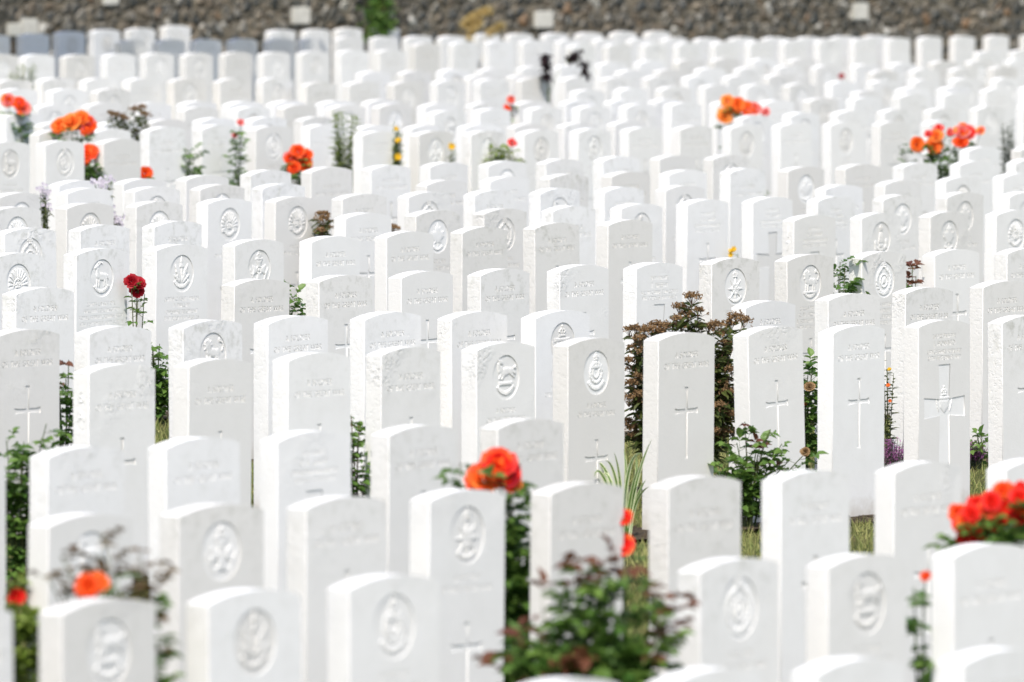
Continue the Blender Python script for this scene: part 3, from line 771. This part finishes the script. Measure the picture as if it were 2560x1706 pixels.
def umbel_shrub(px, ys, h, w, label, heads, n_stem=26, leaf='leaf_fol', name='spirea_shrub', lead=None):
    root = plant_root(name, px, ys, label, 'shrub'); lf, st, um = Leafy(), Leafy(), Leafy(); g = root.location
    tips = []
    for i in range(n_stem):
        a = random.uniform(0, 6.283); rr = w * .5 * math.sqrt(random.random())
        tips.append(Vector((rr * math.cos(a), .7 * rr * math.sin(a), h * (.98 - .35 * (rr / (w * .5)) ** 2) * random.uniform(.55, 1))))
    for hx, hy in heads:
        d = ray(hx, hy); t = (g.y + random.uniform(-.08, .08)) / d.y; tips.append(Vector((d.x * t, d.y * t, CAMZ + d.z * t)) - g)
    for k, tip in enumerate(tips):
        pts = bez(Vector((tip.x * .15, tip.y * .15, 0)), Vector((tip.x * .5, tip.y * .5, tip.z * .6)), tip, 8)
        st.tube(pts, .004, .0016, 0, random.random(), 4)
        n = int(tip.z / .0085)
        for j in range(n):
            t = .1 + .86 * (j + random.random()) / n; i0 = min(7, int(t * 8)); p = pts[i0].lerp(pts[i0 + 1], t * 8 - i0)
            d = Vector((random.gauss(0, 1), random.gauss(0, 1), random.uniform(-.3, .7)))
            L = random.uniform(.04, .07); lf.leaf(p, d, UP + rv() * .6, L, L * .36, 0, min(1, max(0, random.gauss(.35, .25))))
        if k >= n_stem or random.random() < .42:
            R_ = random.uniform(.032, .055); um = Leafy()
            for j in range(int(34 * R_ / .035)):
                q = Vector((random.gauss(0, .36), random.gauss(0, .36), 0)); q.z = .28 * (1 - q.length_squared) + random.gauss(0, .12)
                p = tip + q * R_
                for _ in range(5): um.leaf(p + rv() * .004, rv(), rv(), .008, .007, 0, random.random())
                if j % 3 == 0: st.tube([tip - UP * .03, p], .0009, .0006, 0, .6, 3)
            um.build('flower_head', ['umbel'], root)
    st.build('stems', ['stem_brown'], root); lf.build('leaves', [leaf], root)
    return root
def spire(px, ys, h, label, leaf='leaf_light', w=.10, blooms=(), name='border_plant', n=5, cat='plant', leafsize=.05):
    """upright narrow leafy stems; blooms: (px, py, material, radius)"""
    root = plant_root(name, px, ys, label, cat); lf, st = Leafy(), Leafy(); g = root.location
    for i in range(n):
        tip = Vector((random.uniform(-.5, .5) * w, random.uniform(-.4, .4) * w, h * random.uniform(.72, 1)))
        pts = bez(Vector((tip.x * .2, tip.y * .2, 0)), Vector((tip.x * .4, tip.y * .4, tip.z * .5)), tip, 8); st.tube(pts, .004, .0015, 0, random.random(), 4)
        m = int(tip.z / .016)
        for j in range(m):
            t = .15 + .85 * j / m; i0 = min(7, int(t * 8)); p = pts[i0].lerp(pts[i0 + 1], t * 8 - i0); a = j * 2.4
            L = leafsize * (1.1 - .6 * t) * random.uniform(.7, 1.2)
            lf.leaf(p, Vector((math.cos(a), math.sin(a), .6)), UP, L, L * .42, 0, random.random(), .2, .35)
    st.build('stems', ['stem'], root); lf.build('leaves', [leaf], root)
    for (fx, fy, mt, r) in blooms:
        d = ray(fx, fy); t = g.y / d.y; q = Vector((d.x * t, d.y * t, CAMZ + d.z * t)) - g
        q.y -= .07; small_flower(r, mt, root, q)
    return root

# --- roses and shrubs of the sharp middle ground
rose_bush(337, 636, .62, .10, 'crimson rose on a thin stem between two headstones', [(330, 702, 'crimson', .030), (347, 708, 'crimson', .032), (342, 728, 'crimson', .030)], stems=2, dens=.55, bare=.6, leafsize=.036)
rose_bush(391, 643, .36, .10, 'low dark green rose bush with no bloom on bare soil by oak leaf stone', stems=8, leafsize=.055, dens=1.4, shoots=[(399, 860), (380, 885), (405, 920), (376, 930)])
rose_bush(155, 842, .55, .16, 'leggy green rose with reddish shoot tip between two left headstones', stems=5, shoots=[(142, 878), (172, 900), (165, 940), (150, 1000)], dens=1.1, leafsize=.058, red_tips=.05, back=0.3)
rose_bush(45, 952, .52, .22, 'spreading green rose bush without flowers near the left edge', stems=9, shoots=[(16, 1102), (60, 1105), (116, 1060), (88, 1130), (150, 1105)], leafsize=.054, dens=1.2)
rose_bush(26, 1325, .60, .12, 'bushy bright green plant with a red flower at the left edge', [(44, 1490, 'red', .022)], stems=10, leaf='leaf_light', leafsize=.055, dens=1.4, back=0.2)
rose_bush(724, 612, .62, .07, 'narrow green rose bush glimpsed between two sharp headstones', stems=6, leafsize=.05, dens=1.3, back=0.2)
rose_bush(887, 899, .54, .10, 'dark green rose bush with woody base between two headstones', stems=6, leafsize=.045, dens=1.2, shoots=[(915, 1195), (878, 1040)], stemmat='stem_brown', back=0.3)
umbel_shrub(1708, 787, .70, .50, 'large dark shrub with faded brown flower heads among the headstones',
            [(1730, 745), (1700, 772), (1745, 778), (1720, 790), (1590, 822), (1610, 830), (1575, 826), (1640, 815), (1660, 818), (1680, 822), (1840, 795), (1860, 803), (1825, 812), (1790, 815), (1770, 822), (1750, 820), (1810, 838), (1570, 905), (1578, 960), (1820, 880), (1800, 905), (1690, 800), (1705, 815), (1655, 830), (1630, 826), (1600, 850), (1585, 870), (1815, 860), (1830, 925), (1805, 960), (1590, 1010), (1820, 1000), (1575, 1060), (1600, 930), (1580, 925), (1572, 1000), (1815, 985), (1825, 1040), (1808, 1080), (1596, 985), (1610, 880), (1590, 1090)], 100)
rose_bush(2017, 766, .50, .07, 'mixed leafy plant with tawny fading blooms between two headstones', [(2022, 965, 'umbel', .022), (2010, 1002, 'orange', .016)], stems=7, leafsize=.05, dens=1.3, back=0.3)
rose_bush(2104, 651, .70, .07, 'thin tall rose shoots rising right of the lion badge stone', stems=5, leafsize=.062, dens=1.3, shoots=[(2100, 655), (2112, 668), (2096, 690)], back=0.2)
rose_bush(2284, 646, .62, .08, 'bronze leaved rose shoot beside the wreath badge stone', stems=4, leafsize=.08, dens=.9, red_tips=.06, shoots=[(2281, 665), (2290, 690)], back=0.2)
spire(2221, 741, .53, 'slender plant with orange yellow flowers in a narrow gap', 'leaf_fol', .05, [(2222, 922, 'yellow', .012), (2219, 962, 'orange', .012), (2223, 1000, 'orange', .01)])
def heather(px, ys, h, w, label):
    root = plant_root('heather', px, ys, label, 'flowering plant'); lf, fl = Leafy(), Leafy()
    for i in range(90):
        tip = Vector((random.gauss(0, .33) * w, random.gauss(0, .33) * w, h * random.uniform(.5, 1))); pts = bez(Vector((tip.x * .4, tip.y * .4, 0)), Vector((tip.x * .6, tip.y * .6, tip.z * .6)), tip, 5)
        lf.tube(pts, .0015, .0008, 0, random.random(), 3)
        for j in range(14):
            t = random.uniform(.1, 1); i0 = min(4, int(t * 5)); p = pts[i0].lerp(pts[i0 + 1], t * 5 - i0)
            (fl if t > .45 else lf).leaf(p, rv() + UP * .4, UP, .012, .006, 0, random.random())
    lf.build('leaves', ['leaf_grey'], root); fl.build('flower_spikes', ['magenta'], root)['kind'] = 'stuff'
heather(2234, 752, .17, .10, 'low purple heather between two headstones left of the badge and cross stone')
heather(2438, 741, .13, .08, 'low purple heather right of the badge and cross stone')
rose_bush(2452, 742, .18, .06, 'tuft of dark narrow leaves beside the purple heather', stems=5, leaf='leaf', leafsize=.04, name='border_plant', cat='plant')
rose_bush(1872, 848, .36, .22, 'green rose with a tall red tipped shoot in front of two headstones', [(2012, 1128, 'umbel', .018)], stems=7, shoots=[(1862, 1055), (1740, 1098), (1722, 1140), (1790, 1150), (1925, 1075), (1955, 1110), (1975, 1150), (1835, 1150), (1890, 1130)], red_tips=.025, dens=1.1, leafsize=.056)
def striped_grass(px, ys, label):
    root = plant_root('striped_grass', px, ys, label, 'plant'); lf = Leafy(); g = root.location
    for (mx, my, ex, ey) in ((1500, 1125, 1485, 1190), (1515, 1115, 1480, 1165), (1530, 1125, 1497, 1205), (1560, 1120, 1605, 1132), (1545, 1150, 1512, 1150), (1585, 1190, 1628, 1100), (1575, 1210, 1600, 1160),
                             (1590, 1230, 1615, 1200), (1570, 1180, 1560, 1125), (1580, 1240, 1622, 1215), (1560, 1200, 1535, 1130), (1600, 1190, 1590, 1140)):
        def at(fx, fy):
            d = ray(fx, fy); t = g.y / d.y; return Vector((d.x * t, d.y * t + random.uniform(-.06, .06), CAMZ + d.z * t)) - g
        pts = bez(Vector((random.uniform(-.02, .03), random.uniform(-.02, .02), 0)), at(mx, my), at(ex, ey), 10)
        for dx, mi, tn in ((0, 0, random.random()), (.0012, 1, .4)): lf.blade([p + Vector((0, -dx, 0)) for p in pts], .0095 if mi == 0 else .0038, mi, tn)
    lf.build('leaves', ['stripe', 'leaf'], root)
striped_grass(1560, 864, 'arching cream and green striped grass between headstones')
rose_bush(1292, 1238, .66, .07, 'tall rose bush with big orange and red blooms at middle front', [(1210, 1195, ['orange_red', 'orange'], .050), (1247, 1155, ['red', 'orange_red'], .046), (1268, 1190, ['red', 'crimson'], .044), (1278, 1205, ['orange_red', 'orange'], .030), (1236, 1172, ['orange', 'orange_red'], .04)],
          stems=9, leafsize=.055, dens=1.3, shoots=[(1150, 1158), (1165, 1175), (1275, 1262), (1300, 1280)], back=0.28)
rose_bush(1446, 1452, .58, .42, 'large blurred bush with red young shoots at bottom middle', stems=46, lo=.25, shoots=[(1450, 1425), (1480, 1410), (1510, 1415), (1555, 1425), (1440, 1440), (1575, 1450), (1640, 1485), (1355, 1520), (1670, 1530), (1665, 1560), (1500, 1450), (1530, 1440)], red_tips=.02, dens=1.8, leafsize=.066)
rose_bush(389, 1508, .62, .03, 'blurred rose with brownish shoots and one orange bloom, lower left', [(222, 1462, ['orange_red'], .030), (243, 1458, ['orange'], .030)], stems=5, leaf='leaf', shoots=[(252, 1332), (245, 1380), (155, 1395), (145, 1440), (350, 1385), (365, 1425), (345, 1440), (300, 1475), (160, 1490), (120, 1445), (260, 1420), (370, 1480)], red_tips=.06, dens=1.1, lo=.5, leafsize=.044, tip='leaf_bronze')
rose_bush(1562, 1236, .70, .05, 'two orange red roses half hidden behind a headstone edge', [(1558, 1292, ['red', 'orange_red'], .026), (1556, 1360, ['orange_red', 'red'], .03)], stems=2, dens=.3, bare=.9, back=0.25)
rose_bush(2490, 1352, .80, .26, 'rose bush crowded with bright red blooms at the right edge', [(x, y, ['red'] if i % 4 else ['orange_red'], .027) for i, (x, y) in enumerate(((2412, 1300), (2440, 1262), (2432, 1310), (2475, 1250), (2520, 1235), (2545, 1240), (2500, 1290), (2550, 1285), (2395, 1282), (2460, 1325), (2415, 1340), (2530, 1260), (2485, 1272), (2400, 1310), (2425, 1280), (2452, 1295), (2468, 1268), (2495, 1248), (2512, 1268), (2535, 1285), (2556, 1262), (2480, 1305), (2440, 1335), (2552, 1228), (2505, 1225)))], stems=9, leafsize=.05, back=0.2)
rose_bush(2304, 1402, .64, .035, 'green sprig with a small orange bud right of a badge headstone', [(2312, 1438, 'orange_red', .014)], stems=2, leafsize=.055, dens=.6, shoots=[(2285, 1470), (2290, 1545)], back=0.25)

# --- blurred plants of the rows behind
rose_bush(218, 363, .64, .09, 'bright orange roses in a gap between two headstones at left', [(212, 388, ['orange_red'], .05), (224, 380, ['orange_red'], .05), (210, 402, ['orange_red'], .035)], stems=6, leafsize=.05, dens=1.2, back=0.3)
rose_bush(203, 340, .74, .16, 'cluster of salmon orange roses above headstones at upper left', [(152, 316, ['orange'], .05), (178, 307, ['orange', 'apricot'], .06), (203, 297, ['orange'], .05), (222, 315, ['orange_red', 'pink'], .055), (192, 312, ['orange'], .045)], stems=6, leafsize=.05)
rose_bush(352, 358, .50, .05, 'single small orange rose low between two left headstones', [(364, 433, ['orange_red'], .04)], stems=3, leafsize=.045, back=0.2)
rose_bush(745, 347, .56, .12, 'bunch of orange roses left of a plain headstone', [(745, 378, ['orange_red'], .042), (766, 388, ['orange_red'], .04), (756, 410, ['orange_red', 'orange'], .055), (726, 395, ['orange_red', 'pink'], .04), (735, 418, ['orange_red'], .04)], stems=7, leafsize=.05, dens=1.2)
rose_bush(50, 292, .76, .12, 'pink and orange roses at the far left edge', [(22, 252, ['orange', 'pink'], .045), (48, 258, ['orange_red'], .04), (58, 270, ['orange_red', 'pink'], .05)], stems=4, leafsize=.045)
umbel_shrub(345, 322, .75, .16, 'blurred shrub with brown seedheads at upper left', [(290, 290), (305, 294), (335, 275), (355, 270), (365, 288), (340, 330), (278, 285), (312, 298)], 8)
spire(863, 334, .92, 'tall yellow green plant standing in a gap at upper left', 'leaf_light', .15, n=14, leafsize=.095)
spire(993, 341, .86, 'yellow flowered spike in a narrow gap near centre', 'leaf_light', .05, [(996, 352, 'yellow', .026), (995, 392, 'yellow', .03), (990, 322, 'yellow', .02)], n=14, leafsize=.07)
spire(1130, 340, .70, 'thin plant with one yellow bloom at centre', 'leaf_light', .04, [(1129, 366, 'yellow', .03)], n=9, leafsize=.06)
rose_bush(1262, 338, .72, .22, 'light green bush with one small red flower behind a headstone', [(1280, 357, ['red', 'pink'], .028)], stems=14, leaf='leaf_light', leafsize=.05, dens=1.1, shoots=[(1240, 362), (1308, 400), (1295, 385)])
def dark_plant():
    root = plant_root('dark_leaved_plant', 1374, 206, 'purple black leaved plant on a green stem among far headstones', 'plant'); lf, st = Leafy(), Leafy(); g = root.location
    def at(fx, fy):
        d = ray(fx, fy); t = g.y / d.y; return Vector((d.x * t, d.y * t, CAMZ + d.z * t)) - g
    st.tube(bez(Vector((0, 0, 0)), at(1373, 270), at(1368, 150), 8), .012, .006, 0, .5)
    for a, b_, r in (((1368, 200), (1364, 138), 90), ((1417, 156), (1450, 132), 40), ((1458, 155), (1466, 192), 45)):
        pa, pb = at(*a), at(*b_)
        for i in range(r): lf.leaf(pa.lerp(pb, random.random()) + rv() * .015, rv(), UP, .06, .03, 0, random.random())
    st.tube(bez(at(1372, 240), at(1400, 150), at(1430, 150), 8), .003, .002, 0, .3); st.tube(bez(at(1417, 155), at(1450, 140), at(1466, 185), 8), .005, .003, 0, .3)
    st.build('stems', ['stem'], root); lf.build('leaves', ['leaf_dark'], root)
dark_plant()
rose_bush(1838, 284, .62, .14, 'apricot and orange roses standing among far headstones at right', [(1810, 291, ['apricot'], .055), (1834, 272, ['orange', 'apricot'], .055), (1818, 254, ['apricot'], .045), (1845, 262, ['orange'], .05), (1868, 272, ['orange_red', 'orange'], .055), (1886, 272, ['orange_red', 'pink'], .045), (1914, 281, ['pink'], .03)], stems=5, leafsize=.045)
rose_bush(2365, 372, .66, .34, 'open bush with round orange and pink roses at upper right', [(2292, 361, ['orange'], .048), (2333, 364, ['orange'], .054), (2340, 340, ['apricot', 'orange'], .042), (2400, 355, ['orange_red'], .045), (2405, 328, ['pink', 'orange'], .05), (2420, 332, ['pink', 'red'], .045), (2346, 322, ['red', 'pink'], .032), (2375, 331, ['red', 'pink'], .026), (2320, 334, ['pink', 'red'], .026), (2450, 328, ['apricot', 'pink'], .03)], stems=14, leafsize=.05, dens=1.0, shoots=[(2245, 365), (2250, 385)])
spire(2520, 332, .86, 'narrow grey green plant near the right edge', 'leaf_grey', .08, n=14, leafsize=.07)
spire(55, 202, .90, 'yellow green sprig above headstones at far upper left', 'leaf_light', .22, n=18, leafsize=.09)
umbel_shrub(808, 505, .62, .08, 'brown seedheads in a gap beside a rising sun stone', [(800, 536), (815, 538), (808, 550), (804, 578), (818, 572)], 5)
umbel_shrub(984, 499, .50, .05, 'small brown seedhead half hidden behind a headstone', [(982, 568), (986, 572)], 3)
rose_bush(465, 332, .70, .05, 'green leaves filling a narrow gap at upper left', stems=6, leafsize=.05, back=0.3)
rose_bush(593, 332, .74, .04, 'thin rose stem with pink buds between two headstones', [(602, 306, ['pink'], .022), (588, 338, ['pink'], .018)], stems=3, leafsize=.045, dens=.8, back=0.3)
def lilac(px, ys, h, w, label, heads):
    root = plant_root('michaelmas_daisy', px, ys, label, 'flowering plant'); lf, st = Leafy(), Leafy(); g = root.location
    fl = Leafy()
    for i in range(10 + len(heads) * 3):
        if i < len(heads) * 3:
            hx, hy = heads[i % len(heads)]; d = ray(hx + random.gauss(0, 4), hy + random.gauss(0, 5)); t = g.y / d.y; tip = Vector((d.x * t, d.y * t + random.gauss(0, .02), CAMZ + d.z * t)) - g
        else: tip = Vector((random.gauss(0, .3) * w, random.gauss(0, .3) * w, h * random.uniform(.4, .9)))
        pts = bez(Vector((0, 0, 0)), Vector((tip.x * .3, tip.y * .3, tip.z * .6)), tip, 6); st.tube(pts, .003, .001, 0, .5, 3)
        for j in range(16):
            t = random.uniform(.2, .95); i0 = min(5, int(t * 6)); p = pts[i0].lerp(pts[i0 + 1], t * 6 - i0); lf.leaf(p, rv() + UP * .3, UP, .04, .013, 0, random.random())
        fl = Leafy()
        for j in range(3):
            c = tip + rv() * .02
            for q in range(9): fl.leaf(c, Vector((math.cos(q * .7), -.5, math.sin(q * .7))), Vector((0, -1, 0)), .011, .006, 0, random.random())
        fl.build('flower_head', ['lilac'], root)
    st.build('stems', ['stem'], root); lf.build('leaves', ['leaf_fol'], root)
lilac(108, 502, .70, .08, 'pale lilac daisies in a narrow gap at the left', [(110, 480), (106, 470), (112, 485), (116, 520)])
lilac(278, 485, .74, .14, 'pale lilac daisies spilling between two left headstones', [(240, 448), (258, 460), (270, 455), (280, 530), (295, 560), (285, 548), (262, 470), (300, 550)])
spire(1916, 432, .68, 'green leaf tip showing between two right headstones', 'leaf', .03, n=3)
spire(1834, 513, .53, 'yellow flowers low between two headstones right of centre', 'leaf_light', .06, [(1828, 627, 'yellow', .02), (1834, 622, 'yellow', .018), (1826, 636, 'yellow', .018)], n=5)
rose_bush(2103, 174, .62, .03, 'dark red bud above a far headstone', [(2103, 191, ['crimson'], .025)], stems=1, dens=.3)
rose_bush(1272, 262, .72, .05, 'two tiny salmon roses among far headstones at centre', [(1278, 249, ['orange_red', 'pink'], .028), (1267, 271, ['orange_red'], .028)], stems=2, dens=.4)
# by the wall: a climbing evergreen column and a dry plume
def wall_climber():
    p = wall_hit(898, 60) + wn * .35; root = bpy.data.objects.new('evergreen_climber', None); COL.objects.link(root); root.location = (p.x, p.y, ground(p.x)); tag(root, 'dark green leafy column growing against the flint wall', 'shrub')
    lf, st = Leafy(), Leafy()
    for i in range(1500):
        z = random.uniform(.05, 1.9); r = .10 + .16 * max(0, z - 1.0) + .04 * math.sin(z * 9); q = Vector((random.gauss(0, .5) * r - .03 * z, random.gauss(0, .4) * r, z))
        lf.leaf(q, rv() - UP * .3, UP + rv(), random.uniform(.05, .09), .045, 0, random.random())
    st.tube([Vector((0, 0, 0)), Vector((.01, 0, .9)), Vector((-.05, 0, 1.8))], .03, .015, 0, .3, 7)
    st.build('trunk', ['stem_brown'], root); lf.build('leaves', ['leaf'], root)
wall_climber()
def plume():
    p = on_plane(1165, 100); root = bpy.data.objects.new('dry_plume_grass', None); COL.objects.link(root); root.location = (p.x, p.y + 1.2, ground(p.x)); tag(root, 'dry straw coloured grass plume arching before the flint wall', 'grass plant'); g = root.location
    lf, st = Leafy(), Leafy()
    def at(fx, fy):
        d = ray(fx, fy); t = g.y / d.y; return Vector((d.x * t, d.y * t, CAMZ + d.z * t)) - g
    for a, b_, c, n in (((1150, 62), (1180, 30), (1218, 22), 330), ((1165, 75), (1180, 55), (1198, 52), 130), ((1212, 82), (1230, 68), (1248, 60), 150), ((1168, 100), (1164, 80), (1175, 70), 60)):
        pts = bez(at(*a), at(*b_), at(*c), 8)
        st.tube(bez(Vector((0, 0, 0)), at(a[0], 140), pts[0], 6) + pts[1:], .004, .002, 0, .5, 4)
        for i in range(n):
            t = random.random(); i0 = min(7, int(t * 8)); q = pts[i0].lerp(pts[i0 + 1], t * 8 - i0)
            lf.leaf(q + rv() * .02, Vector((1, random.gauss(0, .5), -.3 + random.gauss(0, .5))), UP, .075, .018, 0, random.random())
    st.build('stems', ['straw'], root); lf.build('plume', ['straw'], root)
plume()

# --- the broad tree just outside the left edge whose shade lies over the far left corner
def shade_tree():
    root = bpy.data.objects.new('broadleaf_tree', None); COL.objects.link(root); root.location = (-6.3, 79.5, ground(-6.3)); tag(root, 'broad leafy tree shading the far left headstones', 'tree')
    lf, st = Leafy(), Leafy()
    tr = [Vector((0, 0, 0)), Vector((.05, .02, 1.5)), Vector((.2, .05, 3.2)), Vector((.5, .1, 4.6))]; st.tube(tr, .22, .12, 0, .4, 9)
    for i in range(16):
        a = random.uniform(0, 6.28); e = Vector((2.3 + 2.5 * math.cos(a) * random.uniform(.3, .95), .5 + 2.4 * math.sin(a) * random.uniform(.3, .95), random.uniform(4.4, 6.8)))
        pts = bez(tr[-1] if i % 2 else tr[-2], Vector((e.x * .5, e.y * .4, 4.8)), e, 6); st.tube(pts, .07, .015, 0, .4, 5)
        for j in range(700):
            t = random.uniform(.35, 1.05); i0 = min(5, int(t * 6)); q = pts[i0].lerp(pts[i0 + 1], min(1, t * 6 - i0)) + rv() * random.uniform(.1, .6)
            if q.z < 3.6: continue
            lf.leaf(q, rv(), UP + rv() * .5, .19, .13, 0, random.random())
    st.build('trunk', ['stem_brown'], root); lf.build('crown', ['leaf'], root)
shade_tree()

# ------------------------------------------------------------------ light
SUN_H = Vector((-.03, -.999)).normalized(); EL = R(54)
to_sun = Vector((SUN_H.x * math.cos(EL), SUN_H.y * math.cos(EL), math.sin(EL)))
sd = bpy.data.lights.new('sun', 'SUN'); so = bpy.data.objects.new('sun', sd); COL.objects.link(so)
so.rotation_euler = to_sun.to_track_quat('Z', 'Y').to_euler(); sd.energy = 3.2; sd.angle = R(.53); sd.color = (1.0, .95, .87)
w = bpy.data.worlds.new('World'); scene.world = w; w.use_nodes = True; nt = w.node_tree
sky = nt.nodes.new('ShaderNodeTexSky'); sky.sky_type = 'NISHITA'; sky.sun_disc = False; sky.sun_elevation = EL; sky.sun_rotation = math.atan2(SUN_H.x, SUN_H.y); sky.dust_density = 2.5; sky.air_density = 1.0
nt.links.new(sky.outputs[0], nt.nodes['Background'].inputs[0]); nt.nodes['Background'].inputs[1].default_value = .15
scene.view_settings.view_transform = 'Standard'; scene.view_settings.look = 'None'; scene.view_settings.exposure = 0.39; scene.view_settings.gamma = 1.0
scene.cycles.max_bounces = 8; scene.cycles.diffuse_bounces = 4
print('stones', len(STONES), 'far', nfar)
